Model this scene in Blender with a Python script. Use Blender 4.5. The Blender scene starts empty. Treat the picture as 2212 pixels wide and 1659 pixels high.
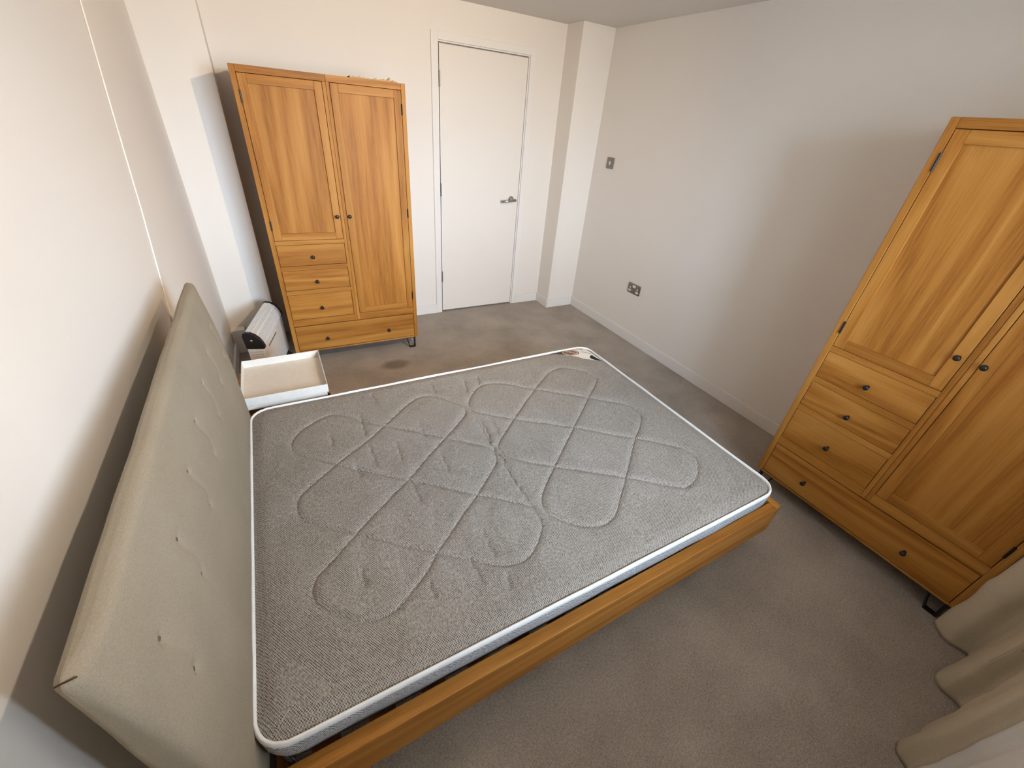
import bpy, bmesh, math, random
from mathutils import Vector, Matrix, noise
random.seed(7)
SC = bpy.context.scene
COL = SC.collection

# ------------------------------------------------------------------ camera
cam_d = bpy.data.cameras.new('camera')
cam_d.sensor_fit = 'HORIZONTAL'
cam_d.sensor_width = 36.0
cam_d.lens = 881.77 / 2212.0 * 36.0
cam_d.clip_start = 0.02
cam = bpy.data.objects.new('camera', cam_d)
COL.objects.link(cam)
cam.matrix_world = (Matrix.Translation((1.0868, -3.5718, 1.6324)) @ Matrix.Rotation(math.radians(-30.9109), 4, 'Z')
                    @ Matrix.Rotation(math.radians(57.1428), 4, 'X') @ Matrix.Rotation(math.radians(5.3245), 4, 'Z'))
SC.camera = cam

# ------------------------------------------------------------------ world, lights, exposure
WORLD_STRENGTH = 55.0
W = bpy.data.worlds.new('sky')
SC.world = W
W.use_nodes = True
wn = W.node_tree.nodes
wl = W.node_tree.links
wn.clear()
wo = wn.new('ShaderNodeOutputWorld')
wb = wn.new('ShaderNodeBackground')
wb.inputs['Color'].default_value = (0.78, 0.89, 1.0, 1)
wb.inputs['Strength'].default_value = WORLD_STRENGTH
wt = wn.new('ShaderNodeTexCoord')
wsx = wn.new('ShaderNodeSeparateXYZ')
wl.new(wt.outputs['Generated'], wsx.inputs[0])
wr = wn.new('ShaderNodeValToRGB')                     # street and houses below the horizon, overcast sky above
wr.color_ramp.elements[0].position = 0.46
wr.color_ramp.elements[0].color = (0.30, 0.31, 0.32, 1)
wr.color_ramp.elements[1].position = 0.54
wr.color_ramp.elements[1].color = (0.71, 0.88, 1.08, 1)
wm = wn.new('ShaderNodeMath')
wm.operation = 'MULTIPLY_ADD'
wm.inputs[1].default_value = 0.5
wm.inputs[2].default_value = 0.5
wl.new(wsx.outputs['Z'], wm.inputs[0])
wl.new(wm.outputs[0], wr.inputs['Fac'])
wl.new(wr.outputs['Color'], wb.inputs['Color'])
wl.new(wb.outputs[0], wo.inputs['Surface'])

WIN_X0, WIN_X1, WIN_Z0, WIN_Z1, WIN_Y = 1.75, 3.20, 1.05, 2.20, -3.98
pl = bpy.data.lights.new('window_portal', 'AREA')     # guides sampling of the sky through the window; adds no light
pl.shape = 'RECTANGLE'
pl.size = WIN_X1 - WIN_X0
pl.size_y = WIN_Z1 - WIN_Z0
pl.cycles.is_portal = True
po = bpy.data.objects.new('window_portal', pl)
COL.objects.link(po)
po.location = ((WIN_X0 + WIN_X1) / 2, WIN_Y - 1.01, (WIN_Z0 + WIN_Z1) / 2)
po.rotation_euler = (math.radians(90), 0, 0)



# warm spots: recessed ceiling one to the rear wall, added fill for the headboard wall
def spotlight(loc, aim, energy, cone, blend, color):
    sl = bpy.data.lights.new('ceiling_and_fill_spot', 'SPOT')
    sl.energy = energy
    sl.color = color
    sl.shadow_soft_size = 0.022
    sl.spot_size = math.radians(cone)
    sl.spot_blend = blend
    so = bpy.data.objects.new('ceiling_and_fill_spot', sl)
    COL.objects.link(so)
    so.location = loc
    so.rotation_euler = Vector(aim).to_track_quat('-Z', 'Y').to_euler()


spotlight((2.32, -3.02, 2.24), (-0.50, 2.9, -1.05), 130, 108, 1.0, (1.0, 0.74, 0.46))
spotlight((1.95, -2.75, 2.27), (-1.5, -0.1, -1.05), 46, 92, 1.0, (1.0, 0.80, 0.60))

SC.view_settings.view_transform = 'Standard'
SC.view_settings.look = 'None'
SC.view_settings.gamma = 1.0
SC.view_settings.use_curve_mapping = False
SC.view_settings.exposure = 0.0


# ------------------------------------------------------------------ materials
def s2l(r, g, b):
    f = lambda c: c / 12.92 if c <= 0.04045 else ((c + 0.055) / 1.055) ** 2.4
    return (f(r / 255), f(g / 255), f(b / 255), 1)


class N:
    """small node helper"""
    def __init__(s, name):
        s.m = bpy.data.materials.new(name)
        s.m.use_nodes = True
        s.t = s.m.node_tree
        s.b = s.t.nodes['Principled BSDF']

    def new(s, kind, **kw):
        n = s.t.nodes.new('ShaderNode' + kind)
        for k, v in kw.items():
            setattr(n, k, v)
        return n

    def link(s, a, b):
        s.t.links.new(a, b)

    def val(s, sock, v):
        if hasattr(v, 'is_output'):
            s.link(v, sock)
        else:
            sock.default_value = v

    def math(s, op, a, b=0.5, c=None):
        n = s.new('Math', operation=op)
        s.val(n.inputs[0], a)
        s.val(n.inputs[1], b)
        if c is not None:
            s.val(n.inputs[2], c)
        return n.outputs[0]

    def noise(s, vec, scale, detail=2, rough=0.5, dist=0.0):
        n = s.new('TexNoise')
        s.link(vec, n.inputs['Vector'])
        n.inputs['Scale'].default_value = scale
        n.inputs['Detail'].default_value = detail
        n.inputs['Roughness'].default_value = rough
        n.inputs['Distortion'].default_value = dist
        return n.outputs['Fac']

    def ramp(s, fac, stops):
        n = s.new('ValToRGB')
        s.link(fac, n.inputs['Fac'])
        e = n.color_ramp.elements
        e[0].position, e[0].color = stops[0]
        e[1].position, e[1].color = stops[-1]
        for p, c in stops[1:-1]:
            q = e.new(p)
            q.color = c
        return n.outputs['Color']

    def mix(s, fac, a, b, mode='MIX'):
        n = s.new('Mix', data_type='RGBA', blend_type=mode)
        s.val(n.inputs[0], fac)
        s.val(n.inputs[6], a)
        s.val(n.inputs[7], b)
        return n.outputs[2]

    def obj(s):
        return s.new('TexCoord').outputs['Object']

    def mapping(s, vec, scale=(1, 1, 1), loc=None, rot=(0, 0, 0)):
        n = s.new('Mapping')
        s.link(vec, n.inputs['Vector'])
        n.inputs['Scale'].default_value = scale
        n.inputs['Rotation'].default_value = rot
        if loc is not None:
            s.val(n.inputs['Location'], loc)
        return n.outputs[0]

    def bump(s, h, strength, dist):
        n = s.new('Bump')
        s.link(h, n.inputs['Height'])
        n.inputs['Strength'].default_value = strength
        n.inputs['Distance'].default_value = dist
        s.link(n.outputs[0], s.b.inputs['Normal'])

    def set(s, color=None, rough=None, metal=None, spec=None):
        if color is not None:
            s.val(s.b.inputs['Base Color'], color)
        if rough is not None:
            s.val(s.b.inputs['Roughness'], rough)
        if metal is not None:
            s.b.inputs['Metallic'].default_value = metal
        if spec is not None:
            s.b.inputs['Specular IOR Level'].default_value = spec
        return s.m


def paint(name, col, rough=0.6, bump=0.05, scale=90, spec=0.3):
    n = N(name)
    o = n.obj()
    f = n.noise(o, 2.0, 3)
    c = n.ramp(f, [(0.3, tuple(x * 0.985 for x in col[:3]) + (1,)), (0.7, col)])
    if bump:
        n.bump(n.noise(o, scale, 3), bump, 0.002)
    return n.set(c, rough, spec=spec)


def plain(name, col, rough=0.5, metal=0.0, spec=0.5):
    n = N(name)
    f = n.noise(n.obj(), 35, 3)
    c = n.ramp(f, [(0.3, tuple(x * 0.93 for x in col[:3]) + (1,)), (0.7, col)])
    return n.set(c, rough, metal, spec)


def oak(name, axis, light, mid, dark, rough=0.5):
    """flat-sawn oak: contour lines of a stretched noise give the cathedral figure; axis = grain direction"""
    n = N(name)
    rnd = n.new('ObjectInfo').outputs['Random']
    off = n.new('CombineXYZ')
    n.link(n.math('MULTIPLY', rnd, 37.0), off.inputs[0])
    n.link(n.math('MULTIPLY', rnd, 91.0), off.inputs[1])
    n.link(n.math('MULTIPLY', rnd, 53.0), off.inputs[2])
    add = n.new('VectorMath', operation='ADD')
    n.link(n.obj(), add.inputs[0])
    n.link(off.outputs[0], add.inputs[1])
    v = add.outputs[0]
    sc = [1, 1, 1]
    sc[axis] = 0.075
    v1 = n.mapping(v, sc)
    a = n.noise(v1, 5.0, 1.5, 0.45, 0.2)
    ring = n.math('PINGPONG', n.math('MULTIPLY', a, 13.0), 1.0)
    ring = n.math('POWER', ring, 1.6)
    sc2 = [1, 1, 1]
    sc2[axis] = 0.025
    fib = n.noise(n.mapping(v, sc2), 260, 3, 0.6)
    sc3 = [1, 1, 1]
    sc3[axis] = 0.18
    big = n.noise(n.mapping(v, sc3), 9, 2)
    sc4 = [1, 1, 1]
    sc4[axis] = 0.045
    med = n.noise(n.mapping(v, sc4), 48, 3, 0.6)
    f = n.math('ADD', n.math('MULTIPLY', ring, 0.30), n.math('MULTIPLY', fib, 0.46))
    f = n.math('ADD', f, n.math('MULTIPLY', med, 0.36))
    f = n.math('ADD', f, n.math('MULTIPLY', big, 0.20))
    c = n.ramp(f, [(0.36, dark), (0.60, mid), (0.96, light)])
    tone = n.math('MULTIPLY_ADD', rnd, 0.12, 0.97)
    tc = n.new('CombineXYZ')
    for i in range(3):
        n.link(tone, tc.inputs[i])
    c = n.mix(1.0, c, tc.outputs[0], 'MULTIPLY')
    n.bump(n.math('ADD', fib, n.math('MULTIPLY', ring, 0.2)), 0.10, 0.001)
    return n.set(c, rough, spec=0.25)


OAK_L, OAK_M, OAK_D = s2l(188, 137, 70), s2l(166, 111, 46), s2l(130, 78, 25)
M = {}
M['wall'] = paint('wall_paint', s2l(236, 231, 224), 0.65, 0.08, 60)
M['ceil'] = paint('ceiling_paint', s2l(226, 222, 216), 0.8, 0.05, 60)
M['gloss'] = paint('white_gloss_paint', s2l(236, 233, 229), 0.35, 0.0)
M['door'] = paint('door_paint', s2l(234, 229, 222), 0.42, 0.0)
M['oak_x'] = oak('oak_horizontal', 0, OAK_L, OAK_M, OAK_D)
M['oak_y'] = oak('oak_crosswise', 1, OAK_L, OAK_M, OAK_D)
M['oak_z'] = oak('oak_vertical', 2, OAK_L, OAK_M, OAK_D)
M['black'] = plain('black_metal', s2l(24, 23, 24), 0.42, 0.0)
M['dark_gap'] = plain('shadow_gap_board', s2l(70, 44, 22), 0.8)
M['steel'] = plain('brushed_steel', s2l(176, 172, 166), 0.32, 1.0)
M['steel_plate'] = plain('satin_nickel_plate', s2l(142, 136, 128), 0.38, 0.85)
M['white_plastic'] = plain('white_plastic', s2l(232, 230, 226), 0.35)
M['white_metal'] = plain('white_metal', s2l(236, 234, 230), 0.4)
M['tray_floor'] = plain('cream_laminate', s2l(222, 212, 198), 0.45)
M['piping'] = plain('white_tape', s2l(238, 240, 240), 0.7)
M['cord'] = plain('white_cord', s2l(246, 240, 230), 0.6)
M['paper'] = plain('brown_paper', s2l(205, 172, 128), 0.8)

# carpet
n = N('carpet')
o = n.obj()
f1 = n.noise(o, 260, 2, 0.8)
f2 = n.noise(o, 110, 3, 0.7)
f3 = n.noise(o, 3.2, 4, 0.6)
fm = n.math('ADD', n.math('MULTIPLY', f1, 0.75), n.math('MULTIPLY', f2, 0.35))
fm = n.math('ADD', fm, n.math('MULTIPLY_ADD', f3, 0.34, -0.07))
c = n.ramp(fm, [(0.45, s2l(136, 127, 118)), (0.66, s2l(179, 169, 158)), (0.88, s2l(217, 207, 195))])
geo = n.new('NewGeometry').outputs['Position']


def spot_mask(x, y, rx, ry, soft=0.5):
    s = n.new('VectorMath', operation='SUBTRACT')
    n.link(geo, s.inputs[0])
    s.inputs[1].default_value = (x, y, 0)
    mp = n.mapping(s.outputs[0], (1 / rx, 1 / ry, 1))
    ln = n.new('VectorMath', operation='LENGTH')
    n.link(mp, ln.inputs[0])
    d = n.math('ADD', ln.outputs['Value'], n.math('MULTIPLY_ADD', f2, 0.7, -0.35))
    mr = n.new('MapRange')
    n.link(d, mr.inputs[0])
    mr.inputs[1].default_value = 1.0
    mr.inputs[2].default_value = 1.0 - soft
    mr.inputs[3].default_value = 0.0
    mr.inputs[4].default_value = 1.0
    return mr.outputs[0]


c = n.mix(n.math('MULTIPLY', spot_mask(1.68, -0.84, 0.13, 0.085), 0.55), c, s2l(84, 68, 50))
c = n.mix(n.math('MULTIPLY', spot_mask(2.78, -0.55, 0.20, 0.12, 0.8), 0.18), c, s2l(84, 68, 50))
n.bump(n.math('ADD', f1, n.math('MULTIPLY', f2, 0.8)), 0.9, 0.006)
M['carpet'] = n.set(c, 0.95, spec=0.1)


def weave(name, cell, light, dark, yaw=0.0):
    n = N(name)
    o = n.obj()
    nz = n.new('TexNoise')
    n.link(o, nz.inputs['Vector'])
    nz.inputs['Scale'].default_value = 60
    add = n.new('VectorMath', operation='MULTIPLY_ADD')
    n.link(nz.outputs['Color'], add.inputs[0])
    add.inputs[1].default_value = (cell * 0.7,) * 3
    n.link(o, add.inputs[2])
    mp = n.mapping(add.outputs[0], (1 / cell,) * 3, rot=(0, 0, yaw))
    sep = n.new('SeparateXYZ')
    n.link(mp, sep.inputs[0])
    k = math.pi
    sx = n.math('SINE', n.math('MULTIPLY', sep.outputs[0], k))
    sy = n.math('SINE', n.math('MULTIPLY', sep.outputs[1], k))
    sz = n.math('SINE', n.math('MULTIPLY', n.math('ADD', sep.outputs[2], 0.5), k))
    p = n.math('MULTIPLY', n.math('MULTIPLY', sx, sy), sz)
    dots = n.math('MULTIPLY_ADD', p, 0.5, 0.5)
    heather = n.noise(n.mapping(o, (1, 0.5, 1)), 260, 2, 0.7)
    f = n.math('ADD', n.math('MULTIPLY', dots, 0.66), n.math('MULTIPLY', heather, 0.62))
    c = n.ramp(f, [(0.42, dark), (0.82, light)])
    big = n.noise(o, 5, 3)
    c = n.mix(n.math('MULTIPLY', big, 0.25), c, s2l(106, 94, 82))
    n.bump(f, 0.5, 0.003)
    return n.set(c, 0.9, spec=0.15)


M['mattress'] = weave('mattress_weave', 0.0034, s2l(188, 181, 172), s2l(72, 67, 62), math.radians(12))
M['mattress_side'] = weave('mattress_border_weave', 0.0040, s2l(222, 226, 231), s2l(48, 51, 58), math.radians(12))


def linen(name, a, b):
    n = N(name)
    o = n.obj()
    h = n.noise(n.mapping(o, (1, 1, 0.3)), 700, 2, 0.7)
    v = n.noise(n.mapping(o, (1, 0.3, 1)), 700, 2, 0.7)
    f = n.math('ADD', n.math('MULTIPLY', h, 0.5), n.math('MULTIPLY', v, 0.5))
    f = n.math('ADD', f, n.math('MULTIPLY_ADD', n.noise(o, 6, 3), 0.25, -0.12))
    c = n.ramp(f, [(0.35, a), (0.65, b)])
    n.bump(f, 0.35, 0.002)
    return n.set(c, 0.9, spec=0.15)


M['headboard'] = linen('beige_linen', s2l(142, 132, 115), s2l(162, 151, 133))
M['tuft_shade'] = plain('tuft_shade_taupe', s2l(96, 86, 70), 0.9)
M['lining'] = linen('curtain_lining', s2l(214, 212, 208), s2l(232, 230, 226))
M['curtain'] = linen('curtain_cloth', s2l(188, 175, 152), s2l(206, 194, 172))


# ------------------------------------------------------------------ mesh helpers
def mesh_obj(name, bm, mat, parent=None, smooth=False, bevel=0.0, seg=2):
    me = bpy.data.meshes.new(name)
    bm.normal_update()
    bm.to_mesh(me)
    bm.free()
    if smooth:
        for p in me.polygons:
            p.use_smooth = True
    ob = bpy.data.objects.new(name, me)
    COL.objects.link(ob)
    if mat is not None:
        me.materials.append(M[mat] if isinstance(mat, str) else mat)
    if parent is not None:
        ob.parent = parent
    if bevel:
        md = ob.modifiers.new('bevel', 'BEVEL')
        md.width = bevel
        md.segments = seg
        md.limit_method = 'ANGLE'
        md.angle_limit = math.radians(40)
    return ob


def add_box(bm, x0, x1, y0, y1, z0, z1):
    vs = [bm.verts.new(p) for p in ((x0, y0, z0), (x1, y0, z0), (x1, y1, z0), (x0, y1, z0),
                                    (x0, y0, z1), (x1, y0, z1), (x1, y1, z1), (x0, y1, z1))]
    for f in ((0, 3, 2, 1), (4, 5, 6, 7), (0, 1, 5, 4), (1, 2, 6, 5), (2, 3, 7, 6), (3, 0, 4, 7)):
        bm.faces.new([vs[i] for i in f])
    return vs


def box(name, x0, x1, y0, y1, z0, z1, mat, parent=None, bevel=0.0, seg=2):
    bm = bmesh.new()
    add_box(bm, x0, x1, y0, y1, z0, z1)
    return mesh_obj(name, bm, mat, parent, bevel=bevel, seg=seg)


def boxes(name, lst, mat, parent=None, bevel=0.0):
    bm = bmesh.new()
    for b in lst:
        add_box(bm, *b)
    return mesh_obj(name, bm, mat, parent, bevel=bevel)


def add_bar(bm, p, q, w, t, nrm):
    """flat bar from p to q, width w in the plane, thickness t along nrm"""
    p, q, nrm = Vector(p), Vector(q), Vector(nrm).normalized()
    d = (q - p).normalized()
    s = d.cross(nrm).normalized()
    vs = []
    for e in (p, q):
        for a, b in ((-1, -1), (1, -1), (1, 1), (-1, 1)):
            vs.append(bm.verts.new(e + s * (a * w / 2) + nrm * (b * t / 2)))
    for f in ((3, 2, 1, 0), (4, 5, 6, 7), (0, 1, 5, 4), (1, 2, 6, 5), (2, 3, 7, 6), (3, 0, 4, 7)):
        bm.faces.new([vs[i] for i in f])


def add_lathe(bm, prof, origin, axis, seg=20):
    """prof: (radius, height) pairs along axis"""
    origin, axis = Vector(origin), Vector(axis).normalized()
    u = axis.orthogonal().normalized()
    v = axis.cross(u)
    rings = []
    for r, h in prof:
        if r < 1e-6:
            rings.append([bm.verts.new(origin + axis * h)])
        else:
            rings.append([bm.verts.new(origin + axis * h + (u * math.cos(2 * math.pi * i / seg) + v * math.sin(2 * math.pi * i / seg)) * r) for i in range(seg)])
    for a, b in zip(rings, rings[1:]):
        for i in range(seg):
            j = (i + 1) % seg
            if len(a) == 1 and len(b) > 1:
                bm.faces.new((a[0], b[i], b[j]))
            elif len(b) == 1 and len(a) > 1:
                bm.faces.new((a[i], a[j], b[0]))
            elif len(a) > 1:
                bm.faces.new((a[i], a[j], b[j], b[i]))
    bmesh.ops.recalc_face_normals(bm, faces=bm.faces[:])


def add_tube(bm, pts, rad, seg=10, closed=False, flat=1.0, up=None):
    pts = [Vector(p) for p in pts]
    nP = len(pts)
    rings = []
    for i, p in enumerate(pts):
        a = pts[i - 1] if (i > 0 or closed) else p
        b = pts[(i + 1) % nP] if (i < nP - 1 or closed) else p
        t = (b - a).normalized()
        upv = Vector(up) if up else (Vector((0, 0, 1)) if abs(t.z) < 0.95 else Vector((1, 0, 0)))
        s = t.cross(upv).normalized()
        w = s.cross(t)
        rings.append([bm.verts.new(p + s * (math.cos(2 * math.pi * k / seg) * rad) + w * (math.sin(2 * math.pi * k / seg) * rad * flat)) for k in range(seg)])
    rng = range(nP if closed else nP - 1)
    for i in rng:
        a, b = rings[i], rings[(i + 1) % nP]
        for k in range(seg):
            l = (k + 1) % seg
            bm.faces.new((a[k], a[l], b[l], b[k]))
    if not closed:
        bm.faces.new(rings[0][::-1])
        bm.faces.new(rings[-1])
    bmesh.ops.recalc_face_normals(bm, faces=bm.faces[:])


def add_prism(bm, poly, axis_fn, a, b):
    """poly of 2-D points; axis_fn(u, v, w) -> 3-D; extruded from w=a to w=b"""
    lo = [bm.verts.new(axis_fn(u, v, a)) for u, v in poly]
    hi = [bm.verts.new(axis_fn(u, v, b)) for u, v in poly]
    k = len(poly)
    bm.faces.new(lo[::-1])
    bm.faces.new(hi)
    for i in range(k):
        j = (i + 1) % k
        bm.faces.new((lo[i], lo[j], hi[j], hi[i]))
    bmesh.ops.recalc_face_normals(bm, faces=bm.faces[:])


def rounded_box(name, lo, hi, r, div, mat, parent=None, disp=None):
    """box with rounded edges on a dense grid; disp(Vector point, Vector normal) -> moved point"""
    lo, hi = Vector(lo), Vector(hi)
    bm = bmesh.new()
    cache = {}

    def vert(i, j, k):
        key = (i, j, k)
        if key not in cache:
            p = Vector([lo[a] + (hi[a] - lo[a]) * (key[a] / div[a]) for a in range(3)])
            c = Vector([min(max(p[a], lo[a] + r), hi[a] - r) for a in range(3)])
            d = p - c
            nrm = d.normalized() if d.length > 1e-9 else Vector((0, 0, 1))
            p2 = c + nrm * r
            if disp:
                p2 = disp(p2, nrm)
            cache[key] = bm.verts.new(p2)
        return cache[key]

    for a in range(3):
        b, c = (a + 1) % 3, (a + 2) % 3
        for side in (0, div[a]):
            for i in range(div[b]):
                for j in range(div[c]):
                    q = []
                    for di, dj in ((0, 0), (1, 0), (1, 1), (0, 1)):
                        key = [0, 0, 0]
                        key[a], key[b], key[c] = side, i + di, j + dj
                        q.append(vert(*key))
                    bm.faces.new(q if side else q[::-1])
    return mesh_obj(name, bm, mat, parent, smooth=True)


def thing(name, label, cat, loc=(0, 0, 0), rz=0.0, group=None):
    o = bpy.data.objects.new(name, None)
    o.empty_display_size = 0.1
    COL.objects.link(o)
    o.location = loc
    o.rotation_euler = (0, 0, rz)
    o['label'] = label
    o['category'] = cat
    if group:
        o['group'] = group
    return o


def tag(o, label, cat, group=None):
    o['label'] = label
    o['category'] = cat
    if group:
        o['group'] = group
    return o


def struct(o, label=None):
    o['kind'] = 'structure'
    if label:
        o['label'] = label
    return o


# ------------------------------------------------------------------ room shell
XL, XR, H = 0.64, 3.7426, 2.295
YF = -3.98                       # inner face of the window wall
TF = 1.00                        # its unseen depth, made large to keep daylight off near surfaces
PX, PD = 3.4311, 0.2157          # right pilaster
LX, LD = 0.945, 0.2157           # left pilaster
DX0, DX1, DZ = 2.3609, 3.1014, 2.048
T = 0.2

struct(box('floor', XL - T, XR + T, YF - TF, T, -0.10, 0.0, 'carpet'))
struct(box('ceiling', XL - T, XR + T, YF - TF, T, H, H + 0.10, 'ceil'))
struct(box('wall_left', XL - T, XL, YF - TF, T, 0, H, 'wall'))
struct(box('wall_right', XR, XR + T, YF - TF, T, 0, H, 'wall'))
FR = 0.022
struct(boxes('wall_back', [(XL, DX0 - FR, 0, T, 0, H), (DX1 + FR, XR, 0, T, 0, H), (DX0 - FR, DX1 + FR, 0, T, DZ + FR, H),
                             (DX0 - FR, DX1 + FR, 0.12, T, 0, DZ + FR)], 'wall'))
struct(box('wall_pilaster_right', PX, XR, -PD, 0.0, 0, H, 'wall'))
struct(box('wall_pilaster_left', XL, LX, -LD, 0.0, 0, H, 'wall'))
struct(boxes('wall_front', [(XL, WIN_X0, YF - TF, YF, 0, H), (WIN_X1, XR, YF - TF, YF, 0, H),
                            (WIN_X0, WIN_X1, YF - TF, YF, 0, WIN_Z0), (WIN_X0, WIN_X1, YF - TF, YF, WIN_Z1, H)], 'wall'))
wf = boxes('window_1', [(WIN_X0, WIN_X0 + .05, YF - .96, YF - .90, WIN_Z0, WIN_Z1), (WIN_X1 - .05, WIN_X1, YF - .96, YF - .90, WIN_Z0, WIN_Z1),
                        (WIN_X0 + .05, WIN_X1 - .05, YF - .96, YF - .90, WIN_Z0, WIN_Z0 + .05), (WIN_X0 + .05, WIN_X1 - .05, YF - .96, YF - .90, WIN_Z1 - .05, WIN_Z1),
                        (2.47, 2.53, YF - .96, YF - .90, WIN_Z0 + .05, WIN_Z1 - .05)], 'gloss')
struct(wf)
box('window_sill', WIN_X0 - .04, WIN_X1 + .04, YF - .90, YF + .03, WIN_Z0 - .025, WIN_Z0, 'gloss', wf, 0.004)

# skirting boards
BH, BT = 0.089, 0.016


def skirting(name, lst):
    return struct(boxes(name, lst, 'gloss', bevel=0.003))


skirting('baseboard_back', [(0.961, DX0 - 0.0645, -BT, -0.004, 0, BH), (DX1 + 0.0565, PX - BT, -BT, -0.004, 0, BH)])
skirting('baseboard_pilaster_right', [(PX - BT, PX - 0.004, -PD - BT, -0.0005, 0, BH), (PX - 0.004, XR - BT, -PD - BT, -PD - 0.004, 0, BH)])
skirting('baseboard_right', [(XR - BT, XR - 0.004, YF + 0.001, -PD - 0.0005, 0, BH)])
skirting('baseboard_pilaster_left', [(LX + 0.0005, LX + BT, -LD - BT, -BT, 0, BH), (0.731, LX + 0.0005, -LD - BT, -LD - 0.0005, 0, BH)])
skirting('baseboard_left', [(XL + 0.0005, XL + BT, YF + 0.001, -0.2855, 0, BH)])
# low white pipe boxing in the rear left corner
struct(box('trim_1', XL + 0.0005, 0.73, -0.285, -LD - 0.0005, 0, 0.187, 'gloss', bevel=0.004))

# door: lining, architrave, leaf, hinges, lever handle
tr = boxes('trim_2', [(DX0 - FR + .0005, DX0 - .0065, 0.001, .119, 0, DZ + FR - .0005), (DX1 + .004, DX1 + FR - .0005, 0.001, .119, 0, DZ + FR - .0005),
                      (DX0 - .0065, DX1 + .004, 0.001, .119, DZ + .007, DZ + FR - .0005),
                      (DX0 - .0065, DX0 + .012, 0.050, .119, 0, DZ + .007), (DX1 - .012, DX1 + .004, 0.050, .119, 0, DZ + .007), (DX0 + .012, DX1 - .012, 0.050, .119, DZ - .012, DZ + .007)], 'gloss')
struct(tr, 'white painted door lining')
AW = 0.052
ar = boxes('trim_3', [(DX0 - .012 - AW, DX0 - .012, -0.013, -0.0005, 0, DZ + .012 + AW), (DX1 + .014, DX1 + .014 + AW - .010, -0.013, -0.0005, 0, DZ + .012 + AW),
                      (DX0 - .012, DX1 + .014, -0.013, -0.0005, DZ + .016, DZ + .012 + AW)], 'gloss', bevel=0.002)
struct(ar, 'flat white architrave around the door')
door = box('door_1', DX0, DX1, 0.002, 0.044, 0.013, DZ - .001, 'door', bevel=0.002)
struct(door, 'flat white flush door')
for zc in (1.843, 1.093, 0.351):
    bm = bmesh.new()
    for k in range(5):
        z0 = zc - 0.05 + k * 0.02
        add_lathe(bm, [(0, z0 + .0006), (.0065, z0 + .0006), (.0065, z0 + .0194), (0, z0 + .0194)], (DX0 - .003, -0.006, 0), (0, 0, 1), 12)
    mesh_obj('hinge', bm, 'steel', door, smooth=False)
hd = bpy.data.objects.new('door_handle', None)
bm = bmesh.new()
add_lathe(bm, [(0, 0), (.026, 0), (.026, .006), (.024, .009), (.011, .009), (.0095, .012), (.0095, .05), (0, .05)], (3.030, 0.002, 1.018), (0, -1, 0), 24)
hr = mesh_obj('handle_rose', bm, 'steel', door, smooth=False)
bm = bmesh.new()
add_tube(bm, [(3.058, -.047, 1.015), (2.915, -.047, 1.005)], .0105, 14)
mesh_obj('handle_lever', bm, 'steel', door, smooth=True)
bpy.data.objects.remove(hd)

# switch and socket on the right wall
sw = thing('light_switch', 'square brushed nickel rocker light switch high on the right wall', 'switch', (XR, -0.447, 1.381))
rounded_box('plate', (-.010, -.043, -.043), (-.0005, .043, .043), .004, (3, 8, 8), 'steel_plate', sw)
box('rocker', -.0135, -.0095, -.008, .008, -.013, .013, 'white_plastic', sw, .0012)
sk = thing('wall_socket', 'double brushed nickel power socket low on the right wall', 'socket', (XR, -1.068, 0.471))
rounded_box('plate', (-.010, -.073, -.043), (-.0005, .073, .043), .004, (3, 12, 8), 'steel_plate', sk)
for s in (-1, 1):
    box('rocker', -.0135, -.0095, s * .0095 - .008, s * .0095 + .008, .012, .031, 'white_plastic', sk, .001)
    bm = bmesh.new()
    add_box(bm, -.0112, -.0098, s * .045 - .017, s * .045 + .017, -.030, -.013)
    add_box(bm, -.0112, -.0098, s * .045 - .007, s * .045 + .007, -.006, .012)
    mesh_obj('outlet_face', bm, 'white_plastic', sk, bevel=.001)
    bm = bmesh.new()
    add_box(bm, -.0116, -.0110, s * .045 - .002, s * .045 + .002, -.003, .006)
    for d in (-.010, .010):
        add_box(bm, -.0116, -.0110, s * .045 + d - .0035, s * .045 + d + .0035, -.023, -.020)
    mesh_obj('pin_slots', bm, 'black', sk)

# thin white cord running diagonally down the left wall behind the headboard
bm = bmesh.new()
cp = [(-0.985, 2.292), (-1.04, 2.16), (-1.174, 1.86), (-1.305, 1.56), (-1.440, 1.227), (-1.610, 0.87), (-1.70, 0.66), (-1.735, 0.45), (-1.74, 0.02)]
add_tube(bm, [(XL + 0.0035, y, z) for y, z in cp], 0.003, 8)
tag(mesh_obj('cable', bm, 'cord', smooth=True), 'thin white cord running diagonally down the left wall', 'cord')


# ------------------------------------------------------------------ wardrobes
def knob(parent, x, z, y0):
    bm = bmesh.new()
    add_lathe(bm, [(.0065, 0), (.0065, .003), (.0045, .005), (.0045, .014), (.0095, .018), (.0115, .022), (.0105, .0265), (.006, .029), (0, .0295)], (x, y0, z), (0, -1, 0), 16)
    mesh_obj('knob', bm, 'black', parent, smooth=True)


def hinge_plate(parent, x, z0, z1, y0):
    bm = bmesh.new()
    add_lathe(bm, [(0, 0), (.0045, 0), (.0045, (z1 - z0)), (0, (z1 - z0))], (x, y0 - .0015, z0), (0, 0, 1), 10)
    add_box(bm, x - .004, x + .004, y0, y0 + .012, z0, z1)
    mesh_obj('hinge', bm, 'black', parent)


WW, WZ0, WZ1, WDEP = 0.8964, 0.0917, 1.7584, 0.51
U1, U2, U3, U4 = 0.027, 0.4337, 0.4709, 0.8705
G = 0.0022
SLOTS = [(.7192, .8552), (.5551, .6911), (.3453, .5267)]


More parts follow.
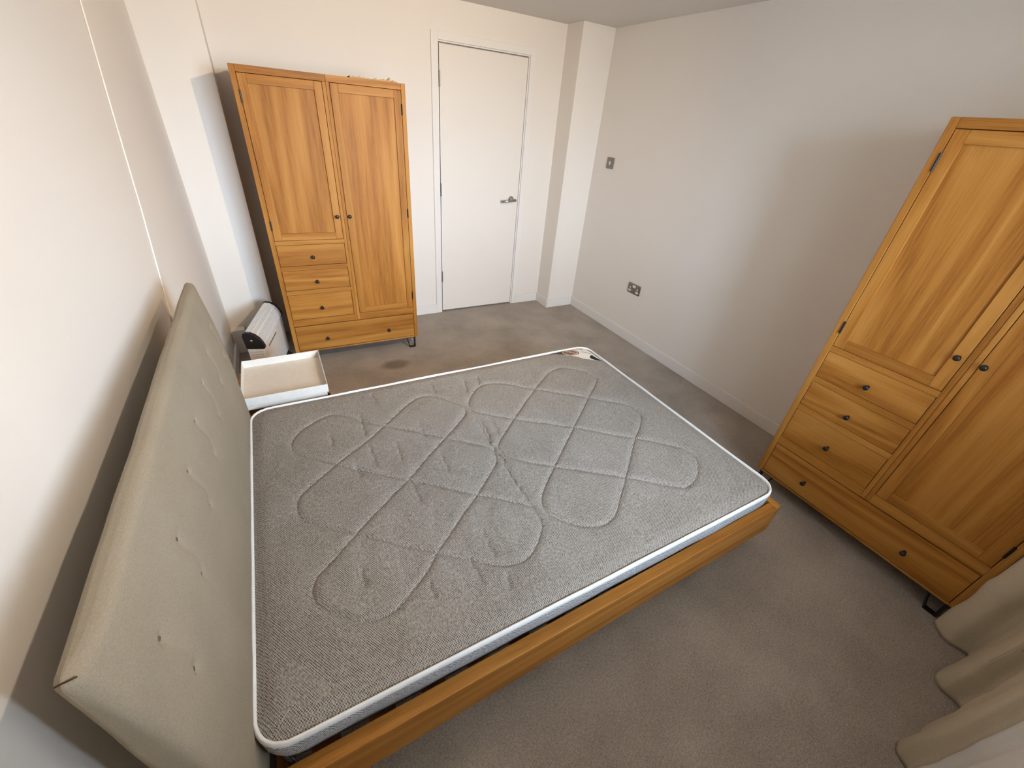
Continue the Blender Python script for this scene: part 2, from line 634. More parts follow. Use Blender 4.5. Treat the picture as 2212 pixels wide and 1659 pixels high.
def wardrobe(label, loc, rz):
    """front plane y=0 facing -y, x along the front, z up"""
    w = thing('wardrobe', label, 'wardrobe', loc, rz, 'matching oak wardrobes')
    box('side_panel', 0, U1, 0, WDEP, WZ0, WZ1, 'oak_z', w, .003)
    box('side_panel', U4, WW, 0, WDEP, WZ0, WZ1, 'oak_z', w, .003)
    box('top_rail', U1, 0.4525, 0, .022, 1.726, WZ1, 'oak_x', w, .0015)
    box('top_rail', 0.4535, U4, 0, .022, 1.726, WZ1, 'oak_x', w, .0015)
    box('top_panel', U1, U4, .022, WDEP, WZ1 - .02, WZ1 - .001, 'oak_x', w)
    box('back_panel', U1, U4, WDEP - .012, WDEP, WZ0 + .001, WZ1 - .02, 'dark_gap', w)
    box('bottom_panel', U1, U4, .022, WDEP - .012, WZ0, WZ0 + .018, 'oak_x', w)
    box('bottom_rail', U1, U4, 0, .022, WZ0, .104 - G, 'oak_x', w, .001)
    box('stile', U2, 0.4520, 0, .022, .2985, 1.726, 'oak_z', w, .0015)
    box('stile', 0.4530, U3, 0.0015, .022, .2985, 1.726, 'oak_z', w, .0015)
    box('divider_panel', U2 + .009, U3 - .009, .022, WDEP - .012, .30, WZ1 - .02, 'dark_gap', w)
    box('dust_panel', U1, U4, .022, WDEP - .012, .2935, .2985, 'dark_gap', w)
    # cross rails between the drawers
    for z0, z1 in ((.8552, .8811), (.6911, .7192), (.5267, .5551), (.2985, .3453)):
        box('cross_rail', U1, U2, 0, .022, z0, z1, 'oak_x', w, .001)
    box('cross_rail', U3, U4, 0, .022, .2985, .3477, 'oak_x', w, .001)

    def wdoor(x0, x1, z0, z1, hinge_left, hinges, kx):
        x0, x1, z0, z1 = x0 + G, x1 - G, z0 + G, z1 - G
        st = 0.042
        d = bpy.data.objects.new('door', None)
        bm = bmesh.new()
        add_box(bm, x0, x0 + st, .001, .021, z0, z1)
        add_box(bm, x1 - st, x1, .001, .021, z0, z1)
        fr = mesh_obj('door', bm, 'oak_z', w, bevel=.0016)
        bpy.data.objects.remove(d)
        box('door_rail', x0 + st + .0003, x1 - st - .0003, .0012, .021, z1 - st, z1, 'oak_x', fr, .0012)
        box('door_rail', x0 + st + .0003, x1 - st - .0003, .0012, .021, z0, z0 + st, 'oak_x', fr, .0012)
        box('door_panel', x0 + st - .006, x1 - st + .006, .0105, .0175, z0 + st - .006, z1 - st + .006, 'oak_z', fr)
        knob(fr, kx, 1.024, .001)
        hx = x0 - G / 2 if hinge_left else x1 + G / 2
        for a, b in hinges:
            hinge_plate(fr, hx, a, b, .0)
        return fr

    wdoor(U1, U2, .8811, 1.726, True, ((1.592, 1.652), (.945, 1.0)), .412)
    wdoor(U3, U4, .3477, 1.726, False, ((1.60, 1.657), (1.007, 1.064), (.414, .474)), .488)
    for z0, z1 in SLOTS:
        dr = box('drawer', U1 + G, U2 - G, .001, .022, z0 + G, z1 - G, 'oak_x', w, .0018)
        knob(dr, .2285, (z0 + z1) / 2 - .009, .001)
    dr = box('drawer', U1 + G, U4 - G, .001, .022, .104 + G, .2935 - G, 'oak_x', w, .0018)
    knob(dr, .228, .188, .001)
    knob(dr, .670, .188, .001)
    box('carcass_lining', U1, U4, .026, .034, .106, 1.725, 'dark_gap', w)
    # black flat-steel feet: upright, slanted bar and ground bar, front and back
    for fy in (.016, WDEP - .03):
        for s in (0, 1):
            X = (lambda v: v) if s == 0 else (lambda v: WW - v)
            bm = bmesh.new()
            t = .004
            add_bar(bm, (X(.026), fy, WZ0 + .001), (X(.026), fy, .002), .009, .024, (0, 1, 0))
            add_bar(bm, (X(.092), fy, WZ0 + .001), (X(.066), fy, .002), .006, .024, (0, 1, 0))
            add_bar(bm, (X(.0215), fy, .003), (X(.069), fy, .003), .006, .024, (0, 1, 0))
            add_bar(bm, (X(.018), fy, WZ0 - .0015), (X(.10), fy, WZ0 - .0015), .003, .03, (0, 1, 0))
            mesh_obj('foot', bm, 'black', w)
    return w


wa = wardrobe('oak wardrobe with black knobs standing beside the white door', (1.0301, -0.6017, 0), math.radians(-0.7772))
wb_ = wardrobe('oak wardrobe with black knobs next to the curtain, foot of bed', (3.2146, -2.7949, 0), math.radians(-89.7105))

# ragged strip of brown paper lying on the rear wardrobe
bm = bmesh.new()
pts = []
for i in range(25):
    u = i / 24
    pts.append((1.62 + .27 * u, .004 + .010 * random.random() * (1 if i % 5 else 2.2)))
lo = [bm.verts.new((x, -0.585, WZ1)) for x, h in pts]
hi = [bm.verts.new((x, -0.580 + .004 * random.random(), WZ1 + h)) for x, h in pts]
bk = [bm.verts.new((x, -0.44 + .02 * random.random(), WZ1 + .001)) for x, h in pts]
for i in range(24):
    bm.faces.new((lo[i], lo[i + 1], hi[i + 1], hi[i]))
    bm.faces.new((hi[i], hi[i + 1], bk[i + 1], bk[i]))
    bm.faces.new((bk[i], bk[i + 1], lo[i + 1], lo[i]))
tag(mesh_obj('paper_scrap', bm, 'paper'), 'torn strip of brown paper lying on top of a wardrobe', 'paper')


# ------------------------------------------------------------------ bed
bed = thing('bed', 'double bed frame in oak with beige upholstered button-tufted headboard', 'bed', (1.78, -2.43, 0))
BX, BY = 1.78, -2.43


def bl(x, y, z):
    return (x - BX, y - BY, z)


TUFTS = []
for i in range(7):
    ty = -3.045 + i * 0.20
    TUFTS.append((ty, 0.895))
    TUFTS.append((ty, 0.775))
HBX0, HBX1, HBY0, HBY1, HBZ = .741, .818, -3.160, -1.716, 1.035


def hb_disp(p, nrm):
    x, y, z = p.x + BX, p.y + BY, p.z
    front = max(0.0, min(1.0, (x - HBX0 - .012) / .05))
    zz = max(0.0, (z - .45) / .585)
    x -= 0.036 * zz ** 2.6 * front
    ends = min(y - HBY0, HBY1 - y)
    x -= front * 0.012 * math.exp(-(ends / .05) ** 2)
    if nrm.x > 0.5:
        dd = 0.0
        for ty, tz in TUFTS:
            d2 = (y - ty) ** 2 + (z - tz) ** 2
            if d2 < .01:
                dd += 0.0045 * math.exp(-d2 / .010 ** 2) + 0.003 * math.exp(-d2 / .030 ** 2)
        for ty, _ in TUFTS[::2]:
            if .755 < z < .915:
                yy = ty + .010 * math.sin((z - .775) * 40)
                dd += 0.0018 * math.exp(-((y - yy) / .009) ** 2) * math.sin(math.pi * (z - .755) / .16)
        dd += 0.003 * noise.noise(Vector((y * 7, z * 7, 3.1)))
        x -= dd
    else:
        x += .002 * noise.noise(Vector((y * 9, z * 9, 1.7)))
    z += .003 * noise.noise(Vector((y * 6, 0.3, 8.2))) * (1 if z > .8 else 0)
    return Vector((x - BX, y - BY, z))


hb = rounded_box('headboard', bl(HBX0, HBY0, .27), bl(HBX1, HBY1, HBZ), .018, (16, 420, 210), 'headboard', bed, hb_disp)
for ty, tz in TUFTS:  # dark discs: shade of the tuft pits put into colour
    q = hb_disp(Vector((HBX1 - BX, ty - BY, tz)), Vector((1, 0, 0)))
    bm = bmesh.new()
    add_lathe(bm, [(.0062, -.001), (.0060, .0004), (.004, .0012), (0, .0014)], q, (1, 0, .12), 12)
    mesh_obj('tuft_shade_disc', bm, 'tuft_shade', hb, smooth=True)
bm = bmesh.new()
add_tube(bm, [bl(.7475, -3.1545, 1.0285), bl(.753, -3.1545, 1.0300), bl(.760, -3.1535, 1.0302), bl(.768, -3.152, 1.0298)], .0013, 6)
mesh_obj('seam', bm, 'dark_gap', hb, smooth=True)
for y0 in (-2.98, -1.84):
    box('headboard_leg', .755 - BX, .795 - BX, y0 - BY, y0 + .06 - BY, 0, .40, 'black', bed, .002)

RZ0, RZ1 = .175, .335
bm = bmesh.new()


def skew_box(bm, c, z0, z1):
    lo = [bm.verts.new(bl(x, y, z0)) for x, y in c]
    hi = [bm.verts.new(bl(x, y, z1)) for x, y in c]
    bm.faces.new(lo[::-1])
    bm.faces.new(hi)
    for i in range(4):
        j = (i + 1) % 4
        bm.faces.new((lo[i], lo[j], hi[j], hi[i]))
    bmesh.ops.recalc_face_normals(bm, faces=bm.faces[:])


skew_box(bm, [(.822, -3.1405), (2.726, -3.1175), (2.726, -3.082), (.822, -3.1000)], RZ0, RZ1)
mesh_obj('side_rail', bm, 'oak_x', bed, bevel=.003)
bm = bmesh.new()
skew_box(bm, [(.822, -1.763), (2.726, -1.763), (2.726, -1.727), (.822, -1.727)], RZ0, RZ1)
mesh_obj('side_rail', bm, 'oak_x', bed, bevel=.003)
bm = bmesh.new()
skew_box(bm, [(2.727, -3.1178), (2.759, -3.1173), (2.759, -1.726), (2.727, -1.726)], RZ0, RZ1)
mesh_obj('foot_rail', bm, 'oak_y', bed, bevel=.003)
bm = bmesh.new()
skew_box(bm, [(.822, -3.100), (.850, -3.100), (.850, -1.764), (.822, -1.764)], RZ0, RZ1 - .09)
mesh_obj('head_rail', bm, 'oak_y', bed, bevel=.003)
for i in range(13):
    x = .90 + i * .145
    box('slat', x - BX, x + .07 - BX, -3.07 - BY, -1.767 - BY, .216, .232, 'oak_y', bed)
for x, y in ((2.615, -3.052), (2.615, -1.80), (.90, -3.075), (.90, -1.80)):
    bm = bmesh.new()
    add_bar(bm, bl(x + .10, y, RZ0), bl(x + .10, y, .003), .008, .028, (0, 1, 0))
    add_bar(bm, bl(x, y, RZ0), bl(x + .045, y, .003), .008, .028, (0, 1, 0))
    add_bar(bm, bl(x + .041, y, .004), bl(x + .104, y, .004), .008, .028, (0, 1, 0))
    add_bar(bm, bl(x - .02, y, RZ0 - .002), bl(x + .12, y, RZ0 - .002), .004, .045, (0, 1, 0))
    mesh_obj('leg', bm, 'black', bed)

# ------------------------------------------------------------------ mattress
P1 = [(1.694, -2.494), (1.707, -2.454), (1.709, -2.408), (1.638, -2.34), (1.56, -2.277), (1.512, -2.231), (1.381, -2.125), (1.293, -2.057), (1.248, -2.013), (1.197, -1.959), (1.143, -1.924), (1.083, -1.938), (1.017, -1.979), (0.978, -2.027), (0.963, -2.072), (0.971, -2.117), (1.01, -2.163), (1.052, -2.204), (1.093, -2.239), (1.175, -2.308), (1.228, -2.355), (1.313, -2.424), (1.383, -2.479), (1.455, -2.542), (1.554, -2.619), (1.674, -2.717), (1.714, -2.756)]
P2 = [(1.694, -2.494), (1.655, -2.529), (1.556, -2.613), (1.443, -2.701), (1.341, -2.783), (1.289, -2.834), (1.238, -2.871), (1.193, -2.901), (1.153, -2.916), (1.111, -2.914), (1.076, -2.904), (1.044, -2.877), (1.001, -2.838), (0.977, -2.802), (0.969, -2.764), (0.977, -2.731), (0.996, -2.707), (1.04, -2.677), (1.117, -2.612), (1.23, -2.525), (1.354, -2.431), (1.455, -2.346), (1.566, -2.259), (1.644, -2.196), (1.702, -2.14), (1.705, -2.08), (1.641, -1.979), (1.577, -1.934), (1.502, -1.949), (1.343, -2.082), (1.244, -2.163), (1.118, -2.245), (1.039, -2.308), (0.973, -2.367), (0.957, -2.415), (0.96, -2.462), (0.978, -2.496), (1.045, -2.552), (1.118, -2.613), (1.177, -2.662), (1.261, -2.73), (1.339, -2.791), (1.412, -2.85), (1.468, -2.894), (1.512, -2.919), (1.572, -2.932), (1.628, -2.911), (1.684, -2.862), (1.705, -2.831), (1.711, -2.792), (1.714, -2.756)]
P3 = [(1.765, -2.041), (1.798, -2.001), (1.850, -1.956), (1.905, -1.942), (1.981, -1.967), (2.064, -2.036), (2.121, -2.085), (2.24, -2.174), (2.347, -2.258), (2.411, -2.311), (2.474, -2.359), (2.506, -2.398), (2.51, -2.451), (2.489, -2.499), (2.412, -2.566), (2.343, -2.613), (2.141, -2.781), (2.044, -2.858), (1.974, -2.913), (1.91, -2.931), (1.851, -2.917), (1.798, -2.873), (1.754, -2.82), (1.747, -2.775), (1.77, -2.728), (1.818, -2.68), (1.911, -2.603), (2.132, -2.427), (2.348, -2.255), (2.487, -2.143), (2.504, -2.095), (2.483, -2.03), (2.4, -1.951), (2.324, -1.949), (2.254, -1.984), (2.122, -2.083), (1.899, -2.263), (1.752, -2.394), (1.745, -2.449), (1.76, -2.484), (1.805, -2.537), (1.899, -2.606), (2.001, -2.682), (2.138, -2.784), (2.227, -2.852), (2.309, -2.917), (2.339, -2.926), (2.391, -2.916), (2.445, -2.888), (2.506, -2.832), (2.519, -2.79), (2.506, -2.744), (2.433, -2.677), (2.35, -2.606), (2.129, -2.432), (1.92, -2.28), (1.856, -2.232), (1.755, -2.149), (1.739, -2.094), (1.765, -2.041)]
FOLDS = [[(1.719, -2.098), (1.731, -2.22), (1.72, -2.394), (1.725, -2.516), (1.717, -2.638)], [(1.812, -1.836), (1.778, -1.994)], [(1.742, -2.179), (1.741, -2.29), (1.724, -2.385)], [(1.245, -2.173), (1.249, -2.335)], [(1.353, -2.209), (1.344, -2.351)], [(1.503, -2.33), (1.494, -2.484)], [(1.347, -2.435), (1.352, -2.593)], [(1.332, -1.818), (1.342, -1.922)], [(1.252, -1.957), (1.245, -2.144)], [(1.114, -2.05), (1.112, -2.145)], [(1.175, -2.278), (1.185, -2.364)], [(1.479, -2.117), (1.477, -2.242)], [(1.888, -1.849), (1.863, -1.943)], [(1.797, -2.202), (1.787, -2.341)], [(1.633, -1.811), (1.628, -1.935)], [(1.108, -2.737), (1.106, -2.818)], [(1.279, -2.863), (1.28, -2.932)], [(1.419, -2.847), (1.427, -2.949)], [(1.506, -2.941), (1.495, -3.003)], [(1.502, -2.761), (1.498, -2.89)], [(1.793, -2.208), (1.779, -2.355)], [(1.717, -2.465), (1.713, -2.585), (1.712, -2.679), (1.712, -2.753)]]


def smooth_line(pts, step=0.006):
    out = []
    k = len(pts)
    for i in range(k - 1):
        p0, p1, p2, p3 = pts[max(i - 1, 0)], pts[i], pts[i + 1], pts[min(i + 2, k - 1)]
        L = math.dist(p1, p2)
        m = max(1, int(L / step))
        for j in range(m):
            t = j / m
            out.append(tuple(0.5 * (2 * p1[a] + (p2[a] - p0[a]) * t + (2 * p0[a] - 5 * p1[a] + 4 * p2[a] - p3[a]) * t * t
                                    + (3 * p1[a] - p0[a] - 3 * p2[a] + p3[a]) * t ** 3) for a in (0, 1)))
    out.append(pts[-1])
    return out


from mathutils.kdtree import KDTree
qp = [p for L in (P1, P2, P3) for p in smooth_line(L)]
kd = KDTree(len(qp))
for i, p in enumerate(qp):
    kd.insert((p[0], p[1], 0), i)
kd.balance()
fp = []
for L in FOLDS:
    s = smooth_line(L)
    for i, p in enumerate(s):
        e = min(i, len(s) - 1 - i) / max(1, (len(s) - 1) / 2)
        fp.append((p[0] + .002 * math.sin(i * .9), p[1], min(1, e * 1.6 + .1) * (1.0 if len(L) > 2 else .75)))
kf = KDTree(len(fp))
for i, p in enumerate(fp):
    kf.insert((p[0], p[1], 0), i)
kf.balance()

MCX, MCY, MA, MB, MR = 1.7575, -2.427, 0.9365, 0.665, 0.075
MZ = 0.445


def m_boundary(u, v):
    """square-boundary point (u, v) -> rounded-rectangle boundary, half sizes MA x MB"""
    x, y = u * MA, v * MB
    cx, cy = MA - MR, MB - MR
    if abs(x) > cx and abs(y) > cy:
        sx, sy = math.copysign(1, x), math.copysign(1, y)
        d = Vector((abs(x) - cx, abs(y) - cy))
        d = d.normalized() * MR
        x, y = sx * (cx + d.x), sy * (cy + d.y)
    return x, y


def m_height(wx, wy, edge):
    _, _, d = kd.find((wx, wy, 0))
    z = 0.0038 * (1 - math.exp(-(d / .014) ** 2)) - 0.0045 * math.exp(-(d / .0032) ** 2)
    co, i, d2 = kf.find((wx, wy, 0))
    z -= fp[i][2] * (0.0060 * math.exp(-(d2 / .006) ** 2) + .0035 * math.exp(-(d2 / .020) ** 2))
    z += 0.004 * noise.noise(Vector((wx * 4.5, wy * 4.5, 0.7))) + 0.0016 * noise.noise(Vector((wx * 19, wy * 11, 4.2)))
    z += 0.0028 * math.sin(wx * 44 + 2.2 * noise.noise(Vector((wx * 3, wy * 3, 9)))) * max(0, noise.noise(Vector((wx * 2.2, wy * 2.2, 5.5))) + .15)
    fall = max(0.0, 1 - edge / .05)
    return z * (1 - fall) - .010 * fall ** 2


mat_t = thing('mattress', 'grey woven mattress with white piping lying on the oak bed', 'mattress', (MCX, MCY, 0))
NX, NY = 620, 444
bm = bmesh.new()
grid = []
for i in range(NX + 1):
    row = []
    for j in range(NY + 1):
        u, v = 2 * i / NX - 1, 2 * j / NY - 1
        m = max(abs(u), abs(v))
        if m < 1e-9:
            x = y = 0.0
        else:
            bx, by = m_boundary(u / m, v / m)
            x, y = bx * m, by * m
        edge = (1 - m) * MB if abs(v) >= abs(u) else (1 - m) * MA
        row.append(bm.verts.new((x, y, MZ + m_height(x + MCX, y + MCY, edge))))
    grid.append(row)
for i in range(NX):
    for j in range(NY):
        bm.faces.new((grid[i][j], grid[i + 1][j], grid[i + 1][j + 1], grid[i][j + 1]))
mesh_obj('quilted_top', bm, 'mattress', mat_t, smooth=True)
# border (sides) with gentle bulge and rounded bottom edge
ring = []
NS = 120
for i in range(NS):
    ring.append((-1 + 2 * i / NS, -1))
for i in range(NS):
    ring.append((1, -1 + 2 * i / NS))
for i in range(NS):
    ring.append((1 - 2 * i / NS, 1))
for i in range(NS):
    ring.append((-1, 1 - 2 * i / NS))
prof = [(.0, .437), (.004, .425), (.006, .405), (.005, .380), (.000, .358), (-.007, .338), (-.013, .318), (-.020, .290), (-.030, .262), (-.040, .242), (-.060, .234)]
bm = bmesh.new()
rows = []
for off, z in prof:
    r = []
    for k, (u, v) in enumerate(ring):
        x, y = m_boundary(u, v)
        nx, ny = m_boundary(*ring[(k + 1) % len(ring)])
        px, py = m_boundary(*ring[k - 1])
        t = Vector((nx - px, ny - py)).normalized()
        w = .003 * noise.noise(Vector((x * 6, y * 6, z * 10)))
        r.append(bm.verts.new((x + t.y * (off + w), y - t.x * (off + w), z)))
    rows.append(r)
for a, b in zip(rows, rows[1:]):
    for k in range(len(ring)):
        l = (k + 1) % len(ring)
        bm.faces.new((b[k], b[l], a[l], a[k]))
bm.faces.new(rows[-1][::-1])
mesh_obj('border', bm, 'mattress_side', mat_t, smooth=True)
bm = bmesh.new()
pp = []
for (u, v) in ring[::2]:
    x, y = m_boundary(u, v)
    pp.append((x * 1.002, y * 1.003, .4320 + .0035 * noise.noise(Vector((x * 5, y * 5, 2.2)))))
add_tube(bm, pp, .0056, 12, closed=True, flat=2.3)
mesh_obj('piping', bm, 'piping', mat_t, smooth=True)
bm = bmesh.new()
add_tube(bm, [(x * .984, y * .979, z - .175) for x, y, z in pp], .006, 8, closed=True)
mesh_obj('piping', bm, 'mattress_side', mat_t, smooth=True)


def m_edge(wx, wy):
    return min(MA - abs(wx - MCX), MB - abs(wy - MCY))


def flat_patch(name, pts, z, thick, mat, parent):
    """thin printed patch draped over the quilted top, z = offset above it"""
    bm = bmesh.new()
    f = bm.faces.new([bm.verts.new((u, v, 0)) for u, v in pts])
    bmesh.ops.triangulate(bm, faces=[f])
    bmesh.ops.subdivide_edges(bm, edges=bm.edges[:], cuts=5, use_grid_fill=True)
    bmesh.ops.recalc_face_normals(bm, faces=bm.faces[:])
    if bm.faces[:][0].normal.z < 0:
        bmesh.ops.reverse_faces(bm, faces=bm.faces[:])
    for v in bm.verts:
        h = MZ + m_height(v.co.x, v.co.y, max(0, m_edge(v.co.x, v.co.y)))
        v.co = Vector((v.co.x - MCX, v.co.y - MCY, h + z - LZ0))
    return mesh_obj(name, bm, mat, parent)


LZ0 = MZ
M['lbl_white'] = plain('label_white', s2l(226, 219, 210), 0.6)
M['lbl_brown'] = plain('label_brown', s2l(122, 84, 60), 0.6)
M['lbl_dark'] = plain('label_dark_brown', s2l(66, 48, 36), 0.6)
M['lbl_black'] = plain('label_black', s2l(14, 20, 22), 0.6)
M['lbl_tan'] = plain('label_tan', s2l(196, 172, 140), 0.6)
M['lbl_grey'] = plain('label_grey', s2l(140, 130, 120), 0.6)
LZ = MZ + .0005
lab = flat_patch('corner_label', [(2.4067, -1.777), (2.4959, -1.7735), (2.5667, -1.7705), (2.6042, -1.776), (2.6335, -1.790), (2.6554, -1.816), (2.664, -1.8544), (2.668, -1.9012), (2.669, -1.9502), (2.668, -1.9819), (2.6279, -1.9565), (2.5985, -1.9349), (2.5664, -1.91), (2.5492, -1.8818), (2.528, -1.8586), (2.493, -1.837), (2.4691, -1.8171), (2.4388, -1.7952)], LZ + .0005, .0, 'lbl_white', mat_t)
lab['label'] = 'printed corner label'
flat_patch('label_band', [(2.4067, -1.7765), (2.4754, -1.7745), (2.4916, -1.7799), (2.4824, -1.8085), (2.493, -1.8370), (2.4691, -1.8171), (2.4388, -1.7950)], LZ + .0010, .0003, 'lbl_dark', lab)
ov = [(2.4959, -1.7750), (2.5255, -1.7720), (2.5628, -1.783), (2.579, -1.8045), (2.5877, -1.8284), (2.5834, -1.8451), (2.5682, -1.8554), (2.5468, -1.8520), (2.5145, -1.8492), (2.4911, -1.8251), (2.4828, -1.8041), (2.4870, -1.7849)]
cxo, cyo = sum(p[0] for p in ov) / 12, sum(p[1] for p in ov) / 12
flat_patch('label_emblem', ov, LZ + .0012, .0004, 'lbl_dark', lab)
flat_patch('label_emblem', [(cxo + (x - cxo) * .90, cyo + (y - cyo) * .90) for x, y in ov], LZ + .0014, .0004, 'lbl_tan', lab)
flat_patch('label_emblem', [(cxo + (x - cxo) * .76, cyo + (y - cyo) * .76) for x, y in ov], LZ + .0016, .0004, 'lbl_brown', lab)
flat_patch('label_picture', [(2.62, -1.9033), (2.6427, -1.8937), (2.6462, -1.9129), (2.6517, -1.9326), (2.664, -1.9599), (2.664, -1.9789), (2.6292, -1.9548), (2.6151, -1.9366), (2.6109, -1.922)], LZ + .0010, .0004, 'lbl_black', lab)
flat_patch('label_print', [(2.6207, -1.8008), (2.6333, -1.8123), (2.6268, -1.8193), (2.6153, -1.8082)], LZ + .0010, .0004, 'lbl_grey', lab)
flat_patch('label_print', [(2.6041, -1.8343), (2.6295, -1.8527), (2.6447, -1.8809), (2.64, -1.8837), (2.6242, -1.8562), (2.6014, -1.8379)], LZ + .0010, .0004, 'lbl_grey', lab)
# lettering: reads from the far corner of the bed, so it stands on its head from here
tc = bpy.data.curves.new('label_lettering', 'FONT')
tc.body = 'SNUGGLE'
tc.size = .0235
tc.align_x = 'CENTER'
tc.align_y = 'CENTER'
tc.extrude = .0002
tob = bpy.data.objects.new('tmp', tc)
COL.objects.link(tob)
bpy.context.view_layer.update()
me = bpy.data.meshes.new_from_object(tob)
bpy.data.objects.remove(tob)
me.materials.clear()
me.materials.append(M['lbl_white'])
lt = bpy.data.objects.new('label_lettering', me)
COL.objects.link(lt)
lt.parent = lab
ang = math.atan2(-1.7924 + 1.8428, 2.5134 - 2.5645)
lt.location = (cxo + .003 - MCX, cyo - MCY, MZ + m_height(cxo, cyo, m_edge(cxo, cyo)) + .003)
lt.rotation_euler = (0, 0, ang)

# ------------------------------------------------------------------ bedside table and tray
bt = thing('bedside_table', 'small oak bedside table under the white tray', 'table', (.95, -1.53, 0))
box('table_top', .762 - .95, 1.135 - .95, -1.690 + 1.53, -1.345 + 1.53, .393, .413, 'oak_x', bt, .003)
box('body', .775 - .95, 1.125 - .95, -1.680 + 1.53, -1.355 + 1.53, .13, .393, 'oak_z', bt, .002)
dr = box('drawer', .785 - .95 + .34 + .0005, .785 - .95 + .352, -1.67 + 1.53, -1.365 + 1.53, .20, .385, 'oak_y', bt, .002)
bm = bmesh.new()
add_lathe(bm, [(.0065, 0), (.0045, .005), (.0045, .014), (.0115, .022), (.006, .029), (0, .0295)], (.785 - .95 + .352, 0, .30), (1, 0, 0), 14)
mesh_obj('knob', bm, 'black', dr, smooth=True)
for x in (.79, 1.09):
    for y in (-1.69, -1.39):
        box('leg', x - .95, x + .02 - .95, y + 1.53, y + .02 + 1.53, 0, .13, 'black', bt, .001)

ty = thing('tray', 'square white open tray on the bedside table', 'tray', (.97, -1.53, .413))
tx0, tx1, ty0, ty1 = .789 - .97, 1.154 - .97, -1.713 + 1.53, -1.344 + 1.53
box('base', tx0 + .004, tx1 - .008, ty0 + .004, ty1 - .006, 0, .020, 'white_metal', ty, .001)
box('tray_floor', tx0 + .002, tx1 - .002, ty0 + .002, ty1 - .002, .0235, .028, 'tray_floor', ty)
t = .0028
for nm, b in (('rim', (tx0, tx1, ty0, ty0 + t)), ('rim', (tx0, tx1, ty1 - t, ty1)), ('rim', (tx0, tx0 + t, ty0 + t, ty1 - t)), ('rim', (tx1 - t, tx1, ty0 + t, ty1 - t))):
    box(nm, b[0], b[1], b[2], b[3], .0235, .067, 'white_metal', ty, .0008)

# ------------------------------------------------------------------ convector heater
HA = math.atan2(.125, .5)
ht = thing('convector_heater', 'white convector heater with black end caps and slatted top grille', 'heater', (.825, -.905, 0), -HA)
HL = .515
# local frame: y along the heater (0 near end .. HL far end), x towards the room, profile in x-z
prof_cap = [(-.050, .326), (-.058, .405), (-.052, .424), (-.040, .432), (-.010, .428), (.015, .413), (.035, .390), (.048, .362), (.055, .338), (.053, .326), (.046, .319), (-.045, .322)]


def hp(u, v, w):
    return (u, w, v)


for a, b in ((0.0, .024), (HL - .024, HL)):
    bm = bmesh.new()
    add_prism(bm, prof_cap, hp, a, b)
    cap = mesh_obj('end_cap', bm, 'black', ht, bevel=.004)
    if a == 0.0:
        bm = bmesh.new()
        add_lathe(bm, [(.008, 0), (.008, .002), (.005, .0035), (0, .004)], (-.012, 0, .378), (0, -1, 0), 14)
        mesh_obj('dial', bm, 'steel', cap, smooth=True)
in_prof = [(x * .93, .378 + (z - .378) * .93) for x, z in prof_cap]
bm = bmesh.new()
add_prism(bm, [(x * .88, .376 + (z - .378) * .86) for x, z in prof_cap], hp, .024, HL - .024)
mesh_obj('inner_hood', bm, plain('heater_inner', s2l(36, 36, 35), .6), ht)
arc = [(-.053, .402), (-.049, .418), (-.039, .426), (-.010, .422), (.014, .407), (.033, .385), (.045, .358), (.050, .334)]
bm = bmesh.new()
nb = 44
for i in range(nb):
    y = .027 + (HL - .054) * i / (nb - 1)
    for (xa, za), (xb, zb) in zip(arc, arc[1:]):
        add_bar(bm, (xa, y, za), (xb, y, zb), .0050, .002, Vector((-(zb - za), 0, xb - xa)))
for (xa, za), (xb, zb) in ((arc[0], arc[1]), (arc[3], (-.002, .418)), (arc[4], (.020, .401)), (arc[6], arc[7])):
    mx, mz = (xa + xb) / 2, (za + zb) / 2
    add_bar(bm, (mx, .024, mz + .0005), (mx, HL - .024, mz + .0005), .008, .0026, Vector((-(zb - za), 0, xb - xa)))
gr = mesh_obj('grille', bm, 'white_metal', ht)
gr['kind'] = 'stuff'
bm = bmesh.new()
add_prism(bm, [(-.042, .06), (-.048, .322), (.044, .319), (.046, .06)], hp, .006, HL - .006)
body = mesh_obj('body', bm, 'white_metal', ht, bevel=.003)
bm = bmesh.new()
for i in range(9):
    z = .30 - i * .018
    add_box(bm, -.036, .034, .0045, .0062, z - .002, z + .002)
lv = mesh_obj('louvre', bm, plain('heater_louvre', s2l(196, 190, 180), .5), body)
box('switch', -.020, .012, .002, .0058, .225, .237, 'black', body)
bm = bmesh.new()
add_bar(bm, (.0455, .10, .290), (.0455, .30, .290), .006, .003, (1, 0, 0))
mesh_obj('carry_slot', bm, 'steel_plate', body)
for y in (.07, HL - .07):
    bm = bmesh.new()
    add_prism(bm, [(-.10, 0), (-.10, .018), (-.05, .06), (.05, .06), (.10, .018), (.10, 0)], hp, y - .012, y + .012)
    mesh_obj('foot', bm, 'black', ht, bevel=.003)

# ------------------------------------------------------------------ curtain
hem = [(3.34, -3.80), (3.27, -3.735), (3.21, -3.675), (3.165, -3.690), (3.135, -3.735), (3.150, -3.780), (3.145, -3.805), (3.09, -3.800), (3.01, -3.775), (2.935, -3.772),
       (2.900, -3.800), (2.895, -3.850), (2.85, -3.868), (2.785, -3.845), (2.70, -3.822), (2.62, -3.830), (2.575, -3.806), (2.525, -3.812), (2.505, -3.850),
       (2.46, -3.875), (2.41, -3.862), (2.34, -3.845), (2.28, -3.860), (2.24, -3.90)]


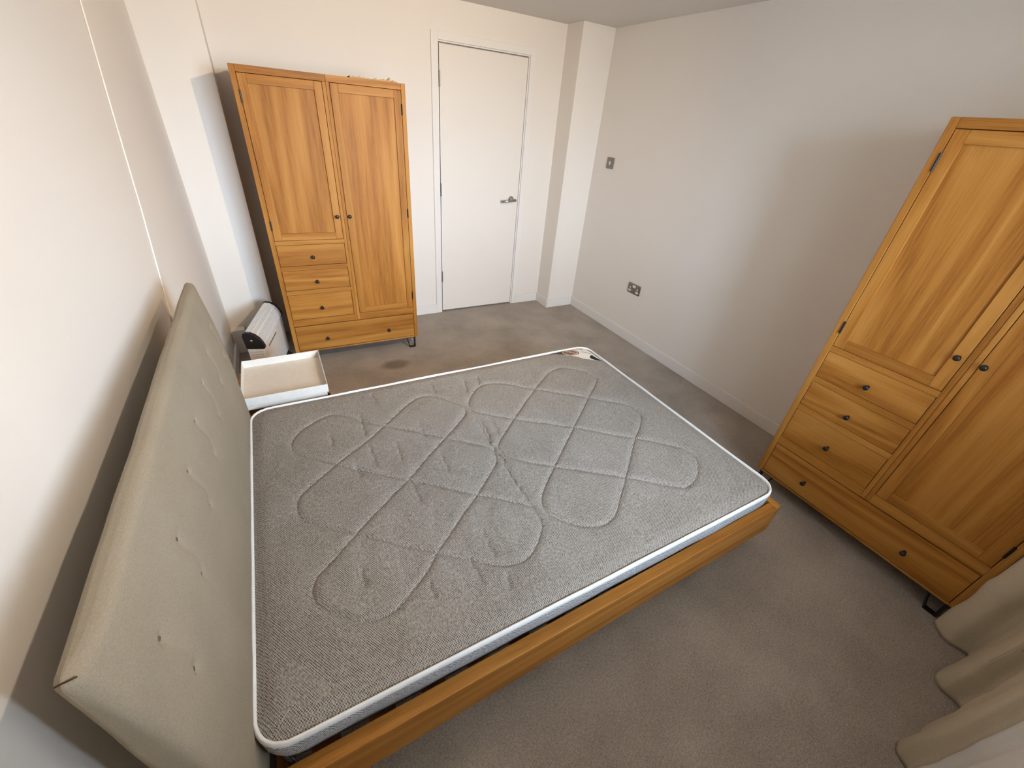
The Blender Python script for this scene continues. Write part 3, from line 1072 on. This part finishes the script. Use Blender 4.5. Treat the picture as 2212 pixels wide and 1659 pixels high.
def cr(pts, m):
    out = []
    k = len(pts)
    for i in range(k - 1):
        p0, p1, p2, p3 = pts[max(i - 1, 0)], pts[i], pts[i + 1], pts[min(i + 2, k - 1)]
        for j in range(m):
            t = j / m
            out.append(tuple(0.5 * (2 * p1[a] + (p2[a] - p0[a]) * t + (2 * p0[a] - 5 * p1[a] + 4 * p2[a] - p3[a]) * t * t
                                    + (3 * p1[a] - p0[a] - 3 * p2[a] + p3[a]) * t ** 3) for a in (0, 1)))
    out.append(pts[-1])
    return out


hc = cr(hem, 7)
NZ = 46
bm = bmesh.new()
rows = []
for j in range(NZ + 1):
    q = j / NZ
    z = .006 + 2.24 * q ** 1.3
    r = []
    for k, (x, y) in enumerate(hc):
        s = k / (len(hc) - 1)
        lean = .085 * (1 - math.exp(-z / .8)) * (.45 if x > 3.1 else 1.0)
        yy = y - lean * (1 if y > -3.80 else .45)
        yy = max(yy, -3.945)
        amp = .006 * min(1, z * 3)
        xx = x + amp * math.sin(s * 40 + z * 3) + .012 * noise.noise(Vector((s * 6, z * 2.2, 1.0)))
        yy += .010 * noise.noise(Vector((s * 9, z * 2.8, 7.0)))
        if z < .35:
            yy += .008 * noise.noise(Vector((s * 14, z * 9, 3.0)))
        sq = max(0.0, min(1.0, (z - .55) / .6))
        xx += (3.34 - xx) * .42 * sq * sq * (3 - 2 * sq)
        r.append(bm.verts.new((xx, max(yy, -3.95), z)))
    rows.append(r)
KL = next(k for k, p in enumerate(hc) if p[0] < 2.50)
grid_co = [[v.co.copy() for v in r] for r in rows]
bm.free()


def cloth(name, k0, k1, mat, parent):
    bm = bmesh.new()
    g = [[bm.verts.new(c) for c in r[k0:k1 + 1]] for r in grid_co]
    for a, b in zip(g, g[1:]):
        for k in range(k1 - k0):
            bm.faces.new((a[k], a[k + 1], b[k + 1], b[k]))
    ob = mesh_obj(name, bm, mat, parent, smooth=True)
    md = ob.modifiers.new('solid', 'SOLIDIFY')
    md.thickness = .004
    return ob


cu = cloth('curtain', 0, KL, 'curtain', None)
ln = cloth('lining', KL, len(hc) - 1, 'lining', cu)
ln['label'] = 'pale curtain lining'
tag(cu, 'full-length beige curtain hanging in folds beside a wardrobe', 'curtain')
